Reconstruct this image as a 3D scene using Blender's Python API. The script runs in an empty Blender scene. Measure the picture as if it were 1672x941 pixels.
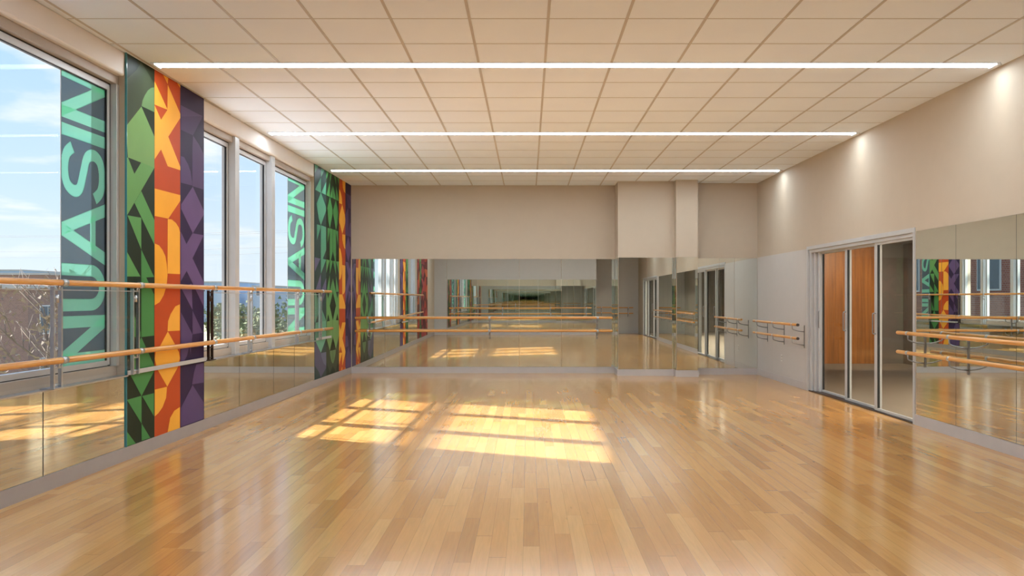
import bpy, bmesh, math, random
from mathutils import Vector, Matrix, noise
random.seed(7)
scn = bpy.context.scene
COL = scn.collection

# ------------------------------------------------------------------ room measures (metres)
EYE = 1.425
H = 3.596            # ceiling
MT = 2.185           # mirror top
BB = 0.117           # baseboard height
YB = 15.33           # main back wall
YC = 14.80           # boxed-out part of the back wall
YP = 14.61           # pilaster
YR = 15.03           # recessed part at the right
YREAR = -1.0
YALC = -3.3
XL0, KL = -3.683, 0.0191     # left wall line  X = XL0 + KL*Y
XR0, KR = 4.496, -0.01224    # right wall line X = XR0 + KR*Y
def XL(y): return XL0 + KL * y
def XR(y): return XR0 + KR * y
_l = math.hypot(1, KL); _r = math.hypot(1, KR)
def FL(s, n, z):      # left wall frame: s along the wall, n into the room
    return Vector((XL0 + KL * s / _l + n / _l, s / _l - n * KL / _l, z))
def FR(s, n, z):      # right wall frame
    return Vector((XR0 + KR * s / _r - n / _r, s / _r + n * KR / _r, z))
def FW(x, y, z): return Vector((x, y, z))
def FB(yw):           # wall facing the camera at depth yw: s = X, n towards the camera
    return lambda s, n, z: Vector((s, yw - n, z))
def FREAR(yw):
    return lambda s, n, z: Vector((s, yw + n, z))

# ------------------------------------------------------------------ mesh helpers
def B(): return bmesh.new()
def box(bm, F, a0, a1, b0, b1, c0, c1, mi=0):
    v = [bm.verts.new(F(a, b, c)) for a in (a0, a1) for b in (b0, b1) for c in (c0, c1)]
    fs = []
    for q in ((0,1,3,2),(4,6,7,5),(0,4,5,1),(2,3,7,6),(0,2,6,4),(1,5,7,3)):
        f = bm.faces.new([v[i] for i in q]); f.material_index = mi; fs.append(f)
    return fs
def tube(bm, pts, r, seg=10, caps=True, mi=0, r1=None):
    pts = [Vector(p) for p in pts]; rings = []
    n = len(pts)
    for i, p in enumerate(pts):
        t = (pts[min(i+1, n-1)] - pts[max(i-1, 0)]).normalized()
        up = Vector((0,0,1)) if abs(t.z) < .9 else Vector((1,0,0))
        a = t.cross(up).normalized(); b = a.cross(t).normalized()
        rr = r if r1 is None else r + (r1 - r) * i / (n - 1)
        rings.append([bm.verts.new(p + a*math.cos(2*math.pi*k/seg)*rr + b*math.sin(2*math.pi*k/seg)*rr) for k in range(seg)])
    for i in range(n-1):
        for k in range(seg):
            f = bm.faces.new((rings[i][k], rings[i][(k+1)%seg], rings[i+1][(k+1)%seg], rings[i+1][k])); f.smooth = True; f.material_index = mi
    if caps:
        bm.faces.new(rings[0][::-1]).material_index = mi; bm.faces.new(rings[-1]).material_index = mi
def rounded(pts, k=5):
    """round the corners of a polyline by quadratic arcs"""
    pts = [Vector(p) for p in pts]; out = [pts[0]]
    for i in range(1, len(pts)-1):
        a, p, c = pts[i-1], pts[i], pts[i+1]
        d = min((a-p).length, (c-p).length) * .45
        q0 = p + (a-p).normalized()*d; q1 = p + (c-p).normalized()*d
        for j in range(k+1):
            t = j/k; out.append(q0*(1-t)**2 + p*2*t*(1-t) + q1*t*t)
    out.append(pts[-1]); return out
def barrel(bm, pts, r, seg=16):
    """round wooden rail with eased ends"""
    pts = [Vector(p) for p in pts]; d0 = (pts[1]-pts[0]).normalized(); d1 = (pts[-1]-pts[-2]).normalized()
    prof = [(0, .72), (.004, .93), (.010, 1.0)]
    ring = []
    seq = [(pts[0]+d0*o, r*m) for o, m in prof] + [(p, r) for p in pts[1:-1]] + [(pts[-1]-d1*o, r*m) for o, m in prof[::-1]]
    for p, rr in seq:
        t = d0; up = Vector((0,0,1)); a = t.cross(up).normalized(); b = a.cross(t).normalized()
        ring.append([bm.verts.new(p + a*math.cos(2*math.pi*k/seg)*rr + b*math.sin(2*math.pi*k/seg)*rr) for k in range(seg)])
    for i in range(len(ring)-1):
        for k in range(seg):
            f = bm.faces.new((ring[i][k], ring[i][(k+1)%seg], ring[i+1][(k+1)%seg], ring[i+1][k])); f.smooth = True
    bm.faces.new(ring[0][::-1]); bm.faces.new(ring[-1])

def obj(name, bm, mats, parent=None, bevel=0):
    me = bpy.data.meshes.new(name)
    if len(bm.verts):
        bmesh.ops.recalc_face_normals(bm, faces=bm.faces[:])
    if not isinstance(mats, (list, tuple)): mats = [mats]
    if parent is not None:
        off = Vector((0,0,0)); p = parent
        while p is not None: off += p.location; p = p.parent
    else:
        xs = [v.co for v in bm.verts]
        off = Vector(((min(v.x for v in xs)+max(v.x for v in xs))/2, (min(v.y for v in xs)+max(v.y for v in xs))/2, min(v.z for v in xs)))
    for v in bm.verts: v.co -= off
    bm.to_mesh(me); bm.free()
    for m in mats: me.materials.append(m)
    o = bpy.data.objects.new(name, me); COL.objects.link(o)
    if parent is not None: o.parent = parent
    else: o.location = off
    if bevel:
        md = o.modifiers.new('bevel', 'BEVEL'); md.width = bevel; md.segments = 2; md.limit_method = 'ANGLE'
    return o
def tag(o, label=None, cat=None, group=None, kind=None):
    if label: o['label'] = label
    if cat: o['category'] = cat
    if group: o['group'] = group
    if kind: o['kind'] = kind
    return o
def thing(name, loc, label=None, cat=None, group=None, kind=None):
    o = bpy.data.objects.new(name, None); COL.objects.link(o); o.location = loc; o.empty_display_size = .1
    return tag(o, label, cat, group, kind)
def struct(name, bm, m, label, cat='room'):
    return tag(obj(name, bm, m), label, cat, kind='structure')

# ------------------------------------------------------------------ materials
def mat(name):
    m = bpy.data.materials.new(name); m.use_nodes = True
    nt = m.node_tree; bs = nt.nodes['Principled BSDF']
    return m, nt, bs
def N(nt, t, **kw):
    n = nt.nodes.new(t)
    for k, v in kw.items():
        if k in n.inputs.keys() if isinstance(k, str) else False: n.inputs[k].default_value = v
        else: setattr(n, k, v)
    return n
def L(nt, a, b): nt.links.new(a, b)
def math_(nt, op, a, b=None, c=None):
    n = nt.nodes.new('ShaderNodeMath'); n.operation = op
    for i, v in enumerate((a, b, c)):
        if v is None: continue
        if isinstance(v, (int, float)): n.inputs[i].default_value = v
        else: nt.links.new(v, n.inputs[i])
    return n.outputs[0]
def s2l(c):
    return tuple(((x/255)/12.92 if x/255 <= .04045 else ((x/255+.055)/1.055)**2.4) for x in c) + (1,)
def plain(name, rgb, rough=.5, metal=0, var=.04, scale=6, bump=0, bscale=200, spec=None, coat=0):
    """procedural surface: base colour broken up by noise, optional fine bump"""
    m, nt, bs = mat(name)
    base = s2l(rgb)
    tc = nt.nodes.new('ShaderNodeTexCoord')
    nz = nt.nodes.new('ShaderNodeTexNoise'); nz.inputs['Scale'].default_value = scale; nz.inputs['Detail'].default_value = 4
    L(nt, tc.outputs['Object'], nz.inputs['Vector'])
    cr = nt.nodes.new('ShaderNodeValToRGB')
    cr.color_ramp.elements[0].position = .3; cr.color_ramp.elements[1].position = .7
    cr.color_ramp.elements[0].color = tuple(x*(1-var) for x in base[:3]) + (1,)
    cr.color_ramp.elements[1].color = tuple(min(1, x*(1+var)) for x in base[:3]) + (1,)
    L(nt, nz.outputs['Fac'], cr.inputs['Fac']); L(nt, cr.outputs['Color'], bs.inputs['Base Color'])
    bs.inputs['Roughness'].default_value = rough; bs.inputs['Metallic'].default_value = metal
    if spec is not None: bs.inputs['Specular IOR Level'].default_value = spec
    if coat: bs.inputs['Coat Weight'].default_value = coat; bs.inputs['Coat Roughness'].default_value = .1
    if bump:
        n2 = nt.nodes.new('ShaderNodeTexNoise'); n2.inputs['Scale'].default_value = bscale; n2.inputs['Detail'].default_value = 3
        L(nt, tc.outputs['Object'], n2.inputs['Vector'])
        bp = nt.nodes.new('ShaderNodeBump'); bp.inputs['Strength'].default_value = bump; bp.inputs['Distance'].default_value = .002
        L(nt, n2.outputs['Fac'], bp.inputs['Height']); L(nt, bp.outputs['Normal'], bs.inputs['Normal'])
    return m

M = {}
M['wall'] = plain('warm_grey_paint', (190,176,157), .75, var=.015, bump=.15, bscale=350)
M['wall_low'] = plain('pale_grey_paint', (192,189,186), .6, var=.012, bump=.1, bscale=350)
M['soffit'] = plain('bulkhead_paint', (226,220,214), .6, var=.015)
M['base'] = plain('grey_rubber_baseboard', (158,150,146), .42, var=.03)
M['base_r'] = plain('silver_baseboard', (186,182,182), .35, var=.03)
M['tile'] = plain('acoustic_tile', (235,244,255), .9, var=.02, scale=1.4, bump=.5, bscale=260)
M['tee'] = plain('ceiling_tee', (188,184,180), .5, var=.02)
M['tee_thin'] = plain('ceiling_joint', (192,188,184), .6, var=.02)
M['alu'] = plain('brushed_aluminium', (192,196,200), .32, metal=.85, var=.05, scale=30)
M['alu_paint'] = plain('anodised_frame', (196,198,200), .4, metal=.25, var=.03)
M['frame_warm'] = plain('beige_window_frame', (168,155,140), .5, var=.03)
M['gasket'] = plain('black_gasket', (20,20,22), .6, var=.05)
M['steel'] = plain('satin_steel', (150,152,154), .3, metal=.9, var=.06, scale=25)
M['darksteel'] = plain('dark_bronze_steel', (62,48,42), .38, metal=.6, var=.06)
M['white'] = plain('white_plastic', (225,225,222), .4, var=.01)
M['black'] = plain('black_end', (40,24,14), .6, var=.1)
M['carpet'] = plain('corridor_floor', (140,126,110), .6, var=.05, scale=9)
M['dark_wall'] = plain('dark_taupe_paint', (112,103,96), .7, var=.03)
M['conc'] = plain('concrete', (175,172,168), .8, var=.08, scale=2)
M['roofm'] = plain('roof_gravel', (120,116,112), .9, var=.1)

def wood(name, c0, c1, scale, rough=.3, coat=.3, axis=1):
    m, nt, bs = mat(name)
    tc = nt.nodes.new('ShaderNodeTexCoord'); mp = nt.nodes.new('ShaderNodeMapping')
    sc = [scale, scale, scale]; sc[axis] = scale*.04
    mp.inputs['Scale'].default_value = sc; L(nt, tc.outputs['Object'], mp.inputs['Vector'])
    nz = nt.nodes.new('ShaderNodeTexNoise'); nz.inputs['Scale'].default_value = 1; nz.inputs['Detail'].default_value = 5; nz.inputs['Distortion'].default_value = .6
    L(nt, mp.outputs[0], nz.inputs['Vector'])
    cr = nt.nodes.new('ShaderNodeValToRGB'); cr.color_ramp.elements[0].position = .32; cr.color_ramp.elements[1].position = .68
    cr.color_ramp.elements[0].color = s2l(c0); cr.color_ramp.elements[1].color = s2l(c1)
    L(nt, nz.outputs['Fac'], cr.inputs['Fac']); L(nt, cr.outputs['Color'], bs.inputs['Base Color'])
    bs.inputs['Roughness'].default_value = rough; bs.inputs['Coat Weight'].default_value = coat; bs.inputs['Coat Roughness'].default_value = .12
    return m
M['wood_y'] = wood('honey_maple_rail', (200,130,54), (230,168,86), 60, axis=1)
M['wood_x'] = wood('honey_maple_rail_across', (200,130,54), (230,168,86), 60, axis=0)
M['wood_door'] = wood('amber_wood_panel', (140,80,22), (178,106,34), 22, rough=.45, coat=.05, axis=2)

def floor_mat():
    m, nt, bs = mat('maple_strip_floor')
    tc = nt.nodes.new('ShaderNodeTexCoord'); sp = nt.nodes.new('ShaderNodeSeparateXYZ'); L(nt, tc.outputs['Object'], sp.inputs[0])
    PW, PL = .094, 1.35
    u = math_(nt, 'DIVIDE', sp.outputs[0], PW); row = math_(nt, 'FLOOR', u)
    w1 = nt.nodes.new('ShaderNodeTexWhiteNoise'); w1.noise_dimensions = '1D'; L(nt, row, w1.inputs['W'])
    off = math_(nt, 'MULTIPLY', w1.outputs['Value'], 9.7)
    v = math_(nt, 'ADD', math_(nt, 'DIVIDE', sp.outputs[1], PL), off)
    # unequal board lengths: warp the coordinate
    v = math_(nt, 'ADD', v, math_(nt, 'MULTIPLY', math_(nt, 'SINE', math_(nt, 'MULTIPLY', v, 2.4)), .28))
    seg = math_(nt, 'FLOOR', v)
    cb = nt.nodes.new('ShaderNodeCombineXYZ'); L(nt, row, cb.inputs[0]); L(nt, seg, cb.inputs[1])
    w2 = nt.nodes.new('ShaderNodeTexWhiteNoise'); w2.noise_dimensions = '3D'; L(nt, cb.outputs[0], w2.inputs['Vector'])
    cr = nt.nodes.new('ShaderNodeValToRGB'); e = cr.color_ramp.elements
    e[0].position = 0; e[0].color = s2l((178,128,70)); e[1].position = 1; e[1].color = s2l((208,161,98))
    for p, c in ((.12,(186,134,75)), (.35,(194,141,79)), (.7,(202,150,87))):
        x = cr.color_ramp.elements.new(p); x.color = s2l(c)
    L(nt, w2.outputs['Value'], cr.inputs['Fac'])
    # grain
    mp = nt.nodes.new('ShaderNodeMapping'); mp.inputs['Scale'].default_value = (45, 2.2, 1)
    ad = nt.nodes.new('ShaderNodeVectorMath'); ad.operation = 'ADD'; L(nt, tc.outputs['Object'], ad.inputs[0])
    sc = nt.nodes.new('ShaderNodeVectorMath'); sc.operation = 'SCALE'; sc.inputs['Scale'].default_value = 7; L(nt, w2.outputs['Color'], sc.inputs[0]); L(nt, sc.outputs[0], ad.inputs[1])
    L(nt, ad.outputs[0], mp.inputs['Vector'])
    g = nt.nodes.new('ShaderNodeTexNoise'); g.inputs['Scale'].default_value = 1; g.inputs['Detail'].default_value = 5; g.inputs['Distortion'].default_value = 1.2; L(nt, mp.outputs[0], g.inputs['Vector'])
    mr = nt.nodes.new('ShaderNodeMapRange'); mr.inputs[1].default_value = .3; mr.inputs[2].default_value = .75; mr.inputs[3].default_value = 1.05; mr.inputs[4].default_value = .86
    L(nt, g.outputs['Fac'], mr.inputs[0])
    # small knots
    mp2 = nt.nodes.new('ShaderNodeMapping'); mp2.inputs['Scale'].default_value = (9, 2.4, 1); L(nt, ad.outputs[0], mp2.inputs['Vector'])
    kn = nt.nodes.new('ShaderNodeTexVoronoi'); kn.inputs['Scale'].default_value = 1; L(nt, mp2.outputs[0], kn.inputs['Vector'])
    kr = nt.nodes.new('ShaderNodeMapRange'); kr.inputs[1].default_value = .02; kr.inputs[2].default_value = .09; kr.inputs[3].default_value = .72; kr.inputs[4].default_value = 1; L(nt, kn.outputs['Distance'], kr.inputs[0])
    # seams
    fu = math_(nt, 'FRACT', u); fv = math_(nt, 'FRACT', v)
    eu = math_(nt, 'MINIMUM', fu, math_(nt, 'SUBTRACT', 1, fu)); ev = math_(nt, 'MINIMUM', fv, math_(nt, 'SUBTRACT', 1, fv))
    su = math_(nt, 'GREATER_THAN', eu, .011); sv = math_(nt, 'GREATER_THAN', ev, .0013)
    sm = math_(nt, 'MULTIPLY', su, sv)
    sh = math_(nt, 'ADD', math_(nt, 'MULTIPLY', sm, .45), .55)
    tot = math_(nt, 'MULTIPLY', math_(nt, 'MULTIPLY', mr.outputs[0], sh), kr.outputs[0])
    mx = nt.nodes.new('ShaderNodeVectorMath'); mx.operation = 'SCALE'; L(nt, cr.outputs['Color'], mx.inputs[0]); L(nt, tot, mx.inputs['Scale'])
    L(nt, mx.outputs[0], bs.inputs['Base Color'])
    rr = nt.nodes.new('ShaderNodeMapRange'); rr.inputs[3].default_value = .12; rr.inputs[4].default_value = .19; L(nt, g.outputs['Fac'], rr.inputs[0]); L(nt, rr.outputs[0], bs.inputs['Roughness'])
    bs.inputs['Specular IOR Level'].default_value = .5; bs.inputs['IOR'].default_value = 2.0
    bs.inputs['Coat Weight'].default_value = .0
    bp = nt.nodes.new('ShaderNodeBump'); bp.inputs['Strength'].default_value = .25; bp.inputs['Distance'].default_value = .0012; L(nt, sm, bp.inputs['Height'])
    bn = nt.nodes.new('ShaderNodeTexNoise'); bn.inputs['Scale'].default_value = 1; mp3 = nt.nodes.new('ShaderNodeMapping'); mp3.inputs['Scale'].default_value = (9, 1.5, 1)
    L(nt, ad.outputs[0], mp3.inputs['Vector']); L(nt, mp3.outputs[0], bn.inputs['Vector'])
    bp2 = nt.nodes.new('ShaderNodeBump'); bp2.inputs['Strength'].default_value = .05; bp2.inputs['Distance'].default_value = .004
    L(nt, bn.outputs['Fac'], bp2.inputs['Height']); L(nt, bp.outputs[0], bp2.inputs['Normal'])
    L(nt, bp.outputs[0], bs.inputs['Normal'])
    return m
M['floor'] = floor_mat()

def mirror_mat(name, tint):
    m, nt, bs = mat(name)
    nt.nodes.remove(bs)
    out = nt.nodes['Material Output']
    gl = nt.nodes.new('ShaderNodeBsdfGlossy'); gl.inputs['Roughness'].default_value = 0.0
    tc = nt.nodes.new('ShaderNodeTexCoord'); nz = nt.nodes.new('ShaderNodeTexNoise'); nz.inputs['Scale'].default_value = .8
    L(nt, tc.outputs['Object'], nz.inputs['Vector'])
    cr = nt.nodes.new('ShaderNodeValToRGB'); cr.color_ramp.elements[0].color = tint + (1,); cr.color_ramp.elements[1].color = tuple(min(1, x*1.02) for x in tint) + (1,)
    L(nt, nz.outputs['Fac'], cr.inputs['Fac']); L(nt, cr.outputs['Color'], gl.inputs['Color'])
    L(nt, gl.outputs[0], out.inputs['Surface'])
    return m
M['mirror'] = mirror_mat('silvered_mirror', (.80,.845,.81))
M['mirror_low'] = mirror_mat('silvered_mirror_low', (.78,.80,.76))
M['mirror_edge'] = plain('mirror_edge', (60,72,70), .3, metal=.3)

def glass_mat(name, tint, ior=1.5, milk=0, milkcol=(.8,.85,.9)):
    m, nt, bs = mat(name); nt.nodes.remove(bs); out = nt.nodes['Material Output']
    tr = nt.nodes.new('ShaderNodeBsdfTransparent'); tr.inputs['Color'].default_value = tint + (1,)
    gl = nt.nodes.new('ShaderNodeBsdfGlossy'); gl.inputs['Roughness'].default_value = 0; gl.inputs['Color'].default_value = (.9,.95,.95,1)
    fr = nt.nodes.new('ShaderNodeLayerWeight'); fr.inputs['Blend'].default_value = .12
    f2 = math_(nt, 'ADD', math_(nt, 'MULTIPLY', fr.outputs['Fresnel'], .08), .002)
    mx = nt.nodes.new('ShaderNodeMixShader'); L(nt, f2, mx.inputs[0]); L(nt, tr.outputs[0], mx.inputs[1]); L(nt, gl.outputs[0], mx.inputs[2])
    last = mx.outputs[0]
    if milk:
        df = nt.nodes.new('ShaderNodeBsdfDiffuse'); df.inputs['Color'].default_value = milkcol + (1,)
        ts = nt.nodes.new('ShaderNodeBsdfTranslucent'); ts.inputs['Color'].default_value = milkcol + (1,)
        a = nt.nodes.new('ShaderNodeMixShader'); L(nt, df.outputs[0], a.inputs[1]); L(nt, ts.outputs[0], a.inputs[2])
        b = nt.nodes.new('ShaderNodeMixShader'); b.inputs[0].default_value = milk; L(nt, last, b.inputs[1]); L(nt, a.outputs[0], b.inputs[2]); last = b.outputs[0]
    L(nt, last, out.inputs['Surface'])
    return m
M['glass'] = glass_mat('window_glass', (.975,.985,.985))
M['glass_guard'] = glass_mat('guard_glass', (.985,.99,.99), milk=.012)
M['glass_door'] = glass_mat('door_glass', (.88,.88,.86))
M['glass_edge'] = plain('turquoise_glass_edge', (70,140,150), .15, var=.05)

def film(name, rgb, alpha, tint):
    m, nt, bs = mat(name); nt.nodes.remove(bs); out = nt.nodes['Material Output']
    c = s2l(rgb)
    tc = nt.nodes.new('ShaderNodeTexCoord'); nz = nt.nodes.new('ShaderNodeTexNoise'); nz.inputs['Scale'].default_value = 1.5
    L(nt, tc.outputs['Object'], nz.inputs['Vector'])
    cr = nt.nodes.new('ShaderNodeValToRGB'); cr.color_ramp.elements[0].color = tuple(x*.93 for x in c[:3]) + (1,); cr.color_ramp.elements[1].color = c
    L(nt, nz.outputs['Fac'], cr.inputs['Fac'])
    df = nt.nodes.new('ShaderNodeBsdfDiffuse'); L(nt, cr.outputs['Color'], df.inputs['Color'])
    ts = nt.nodes.new('ShaderNodeBsdfTranslucent'); L(nt, cr.outputs['Color'], ts.inputs['Color'])
    a = nt.nodes.new('ShaderNodeMixShader'); a.inputs[0].default_value = .6; L(nt, df.outputs[0], a.inputs[1]); L(nt, ts.outputs[0], a.inputs[2])
    tr = nt.nodes.new('ShaderNodeBsdfTransparent'); tr.inputs['Color'].default_value = tint + (1,)
    b = nt.nodes.new('ShaderNodeMixShader'); b.inputs[0].default_value = alpha; L(nt, tr.outputs[0], b.inputs[1]); L(nt, a.outputs[0], b.inputs[2])
    L(nt, b.outputs[0], out.inputs['Surface'])
    return m
M['film_back'] = film('slate_window_film', (116,134,138), .55, (.20,.23,.24))
M['film_mint'] = film('mint_window_film', (165,255,215), .55, (.42,.92,.62))

def emit(name, col, st):
    m, nt, bs = mat(name)
    bs.inputs['Base Color'].default_value = (.9,.9,.9,1)
    bs.inputs['Emission Color'].default_value = col + (1,); bs.inputs['Emission Strength'].default_value = st
    return m
M['led'] = emit('led_diffuser', (.81,.92,1.0), 21)
M['led_cor'] = emit('corridor_led', (1,.90,.75), 48)

# ------------------------------------------------------------------ floor, ceiling, walls
bm = B()
pts = [(XL(YALC)-.3, YALC-.2), (XR(YALC)+.02, YALC-.2), (XR(YB)+.02, YB+.2), (XL(YB)-.3, YB+.2)]
lo = [bm.verts.new((x, y, -.12)) for x, y in pts]; hi = [bm.verts.new((x, y, 0)) for x, y in pts]
bm.faces.new(hi); bm.faces.new(lo[::-1])
for i in range(4): bm.faces.new((lo[i], lo[(i+1)%4], hi[(i+1)%4], hi[i]))
fo = struct('floor', bm, M['floor'], 'glossy honey maple strip floor of the dance studio')

bm = B()
pts = [(XL(YALC)-.3, YALC-.2), (XR(YALC)+.15, YALC-.2), (XR(YB)+.15, YB+.2), (XL(YB)-.3, YB+.2)]
lo = [bm.verts.new((x, y, H)) for x, y in pts]; hi = [bm.verts.new((x, y, H+.2)) for x, y in pts]
bm.faces.new(hi); bm.faces.new(lo[::-1])
for i in range(4): bm.faces.new((lo[i], lo[(i+1)%4], hi[(i+1)%4], hi[i]))
ceil = struct('ceiling', bm, M['tile'], 'beige acoustic tile ceiling with a square grid')
TILE = .61
bm = B()
k = -7
while True:
    x = .157 + TILE * k; k += 1
    if x > XR(YALC): break
    if x < XL(YALC): continue
    y0, y1 = YREAR, YB
    # stay inside the converging side walls
    if x < XL(YB): y1 = (x - XL0) / KL
    if x > XR(YB): y1 = (x - XR0) / KR
    if y1 - y0 < .1: continue
    for a, b in ((y0, y1),):
        box(bm, FW, x-.011, x+.011, a, b, H-.004, H+.001)
obj('ceiling_grid', bm, M['tee'], ceil)
bm = B()
for k in range(-14, 14):
    y = 7.419 + TILE * k
    if y > YB - .02 or y < YREAR: continue
    if k % 5 == 0: continue
    box(bm, FW, XL(y), XR(y), y-.0045, y+.0045, H-.0025, H+.001)
obj('ceiling_grid', bm, M['tee_thin'], ceil)

WIN = [(4.75, 7.05), (8.674, 12.87)]
SILL, HEAD = .752, 3.381
bm = B()
T = -.30
segs = [(YALC-.2, 4.75), (7.05, 8.674), (12.87, YB+.25)]
for a, b in segs: box(bm, FL, a, b, T, 0, 0, H)
for a, b in WIN:
    box(bm, FL, a, b, T, 0, 0, SILL-.012)
struct('wall_left', bm, M['wall'], 'left window wall with solid piers and low parapet under the glass')
for i, (a, b) in enumerate(WIN):
    bm = B()
    fs = box(bm, FL, a, b, T, 0.0, HEAD, H)
    o = struct('trim_%d' % (i+1), bm, M['soffit'], ['beige bulkhead above the near window, at the ceiling edge', 'beige bulkhead above the far three-pane window'][i], 'bulkhead')
    o.modifiers.new('bevel', 'BEVEL').width = .02; o.modifiers['bevel'].segments = 3

bm = B()
D1 = (9.055, 12.45); D2 = (-1.8, 1.9); DH = 2.232
for a, b in ((YALC-.2, D2[0]), (D2[1], D1[0]), (D1[1], YB+.25)): box(bm, FR, a, b, -.16, 0, 0, H)
for a, b in (D1, D2): box(bm, FR, a, b, -.16, 0, DH, H)
struct('wall_right', bm, M['wall'], 'warm grey right wall over the mirrors and sliding glass door')
bm = B(); box(bm, FR, D1[1]+.0, YR+.0, 0, .006, BB, MT+.012)
struct('trim_3', bm, M['wall_low'], 'pale grey lower wall panel between the far corner and the glass door', 'wall panel')
bm = B(); box(bm, FR, D2[1]+.0, 2.3, 0, .006, BB, MT+.012)
struct('trim_4', bm, M['wall_low'], 'pale grey lower wall strip beside the glass door behind the camera', 'wall panel')

bm = B()
box(bm, FW, XL(YB)-.25, 1.665, YB, YB+.25, 0, H)
box(bm, FW, 1.665, 2.705, YC, YB+.25, 0, H)
box(bm, FW, 2.705, 3.10, YP, YB+.25, 0, H)
box(bm, FW, 3.10, XR(YR)+.16, YR, YB+.25, 0, H)
struct('wall_back', bm, M['wall'], 'taupe back wall with a boxed-out section, a pilaster and a recess at the right')
bm = B()
box(bm, FW, XL(YREAR)-.25, 2.70, YREAR-.2, YREAR, 0, H)
box(bm, FW, 2.50, 2.70, YALC, YREAR-.2, 0, H)
box(bm, FW, 2.50, XR(YALC)+.16, YALC-.2, YALC, 0, H)
struct('wall_rear', bm, M['wall_low'], 'pale grey wall behind the camera with a side alcove')

# ------------------------------------------------------------------ baseboards
bm = B(); box(bm, FL, YREAR, YB-.02, 0, .014, 0, BB)
struct('baseboard_left', bm, M['base'], 'taupe baseboard along the left window wall', 'baseboard')
bm = B()
box(bm, FR, D1[1], YR, 0, .012, 0, BB)
box(bm, FR, D2[1], D1[0], 0, .014, 0, BB)
struct('baseboard_right', bm, M['base_r'], 'silver grey baseboard along the right wall', 'baseboard')
bm = B()
t = .014
box(bm, FW, XL(YB)+.014, 1.665-t, YB-t, YB, 0, BB)
box(bm, FW, 1.665-t, 1.665, YC-t, YB, 0, BB)
box(bm, FW, 1.665, 2.705-t, YC-t, YC, 0, BB)
box(bm, FW, 2.705-t, 2.705, YP-t, YC, 0, BB)
box(bm, FW, 2.705, 3.10+t, YP-t, YP, 0, BB)
box(bm, FW, 3.10, 3.10+t, YP, YR, 0, BB)
box(bm, FW, 3.10+t, XR(YR)-.012, YR-t, YR, 0, BB)
struct('baseboard_back', bm, M['base_r'], 'silver grey baseboard along the stepped back wall', 'baseboard')
bm = B()
box(bm, FW, XL(YREAR)+.014, 2.70, YREAR, YREAR+t, 0, BB)
box(bm, FW, 2.70, 2.70+t, YALC, YREAR, 0, BB)
box(bm, FW, 2.70, XR(YALC), YALC, YALC+t, 0, BB)
struct('baseboard_rear', bm, M['base_r'], 'grey baseboard along the wall behind the camera', 'baseboard')

# ------------------------------------------------------------------ mirrors
GAP = .006
def mirror(F, a, b, label, z0=BB+.004, z1=MT, m='mirror', grp=None, name='wall_mirror', th=.006, gap=GAP):
    bm = B(); fs = box(bm, F, min(a,b)+gap/2, max(a,b)-gap/2, .0008, th, z0, z1, 1)
    # silvered face is the +n side (face built from b1)
    fs[3].material_index = 0
    o = obj(name, bm, [M[m], M['mirror_edge']])
    return tag(o, label, 'mirror', grp)
ord_ = ['first', 'second', 'third', 'fourth', 'fifth', 'sixth', 'seventh', 'eighth']
xb = [XL(YB)+.02] + [(x-862)/1307*YB for x in (628.5, 729.5, 848, 916.5)] + [1.665-.006]
for i in range(5):
    mirror(FB(YB), xb[i], xb[i+1], 'tall back wall mirror panel with barres before it, %s from the left window wall' % ord_[i], grp='back wall mirror panels')
mirror(FB(YC), 1.672, 2.20, 'left mirror panel on the front of the boxed-out wall section', grp='boxed-out wall mirrors')
mirror(FB(YC), 2.20, 2.705-.007, 'right mirror panel on the front of the boxed-out wall section', grp='boxed-out wall mirrors')
mirror(FB(YP), 2.712, 3.10, 'narrow mirror on the front of the slim projecting pilaster')
xs = [3.115] + [(x-862)/1307*YR for x in (1174, 1199)] + [XR(YR)-.008]
for i, l in enumerate(('wide mirror panel in the back recess, reflecting the sliding glass door', 'narrow middle mirror panel in the back recess right of the pilaster', 'mirror panel in the back recess, touching the right wall corner')):
    mirror(FB(YR), xs[i], xs[i+1], l, grp='recess mirror panels')
def FSIDE(x): return lambda s, n, z: Vector((x - n, s, z))
mirror(FSIDE(1.665), YC-.006, YB-.008, 'thin mirror on the left return of the boxed-out wall section')
mirror(FSIDE(2.705), YP-.006, YC-.008, 'very thin mirror on the left return of the slim pilaster')
sr = [9.03, 8.21, 7.214, 6.2, 5.2, 4.2, 3.2, 2.3]
rl = ['right wall mirror panel next to the sliding glass door frame', 'right wall mirror panel holding a barre bracket, second from the glass door', 'right wall mirror panel at the right edge of the photo', 'right wall mirror panel nearer than the photo edge, fourth from the door',
      'right wall mirror panel, fifth from the glass door', 'right wall mirror panel, sixth from the glass door', 'right wall mirror panel nearest the camera, last of the run']
for i in range(7): mirror(FR, sr[i+1], sr[i], rl[i], grp='right wall mirror panels')
lowz = SILL-.016
ls = [(-.9,.6),(.6,2.0),(2.0,3.36),(3.36,4.62),(4.62,5.885),(5.885,7.047)]
ll = ['low mirror under the left wall behind the camera', 'low mirror under the left wall beside the camera', 'low mirror under the left wall just ahead of the camera', 'low mirror under the near window, out of the photo at left',
      'low mirror under the near window at the left photo edge', 'low mirror under the near window, touching the first patterned banner']
for (a, b), l in list(zip(ls, ll))[3:]: mirror(FL, a, b, l, z1=lowz, m='mirror_low', grp='low mirrors under the near window', gap=.014)
ls = [8.677, 9.69, 10.92, 11.83, 12.867]
ll = ['low mirror under the far window, touching the first banner', 'low mirror under the far window, second from the first banner', 'low mirror under the far window, third from the first banner', 'low mirror under the far window, beside the far corner banner']
for i in range(4): mirror(FL, ls[i], ls[i+1], ll[i], z1=lowz, m='mirror_low', grp='low mirrors under the far window', gap=.014)
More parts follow.
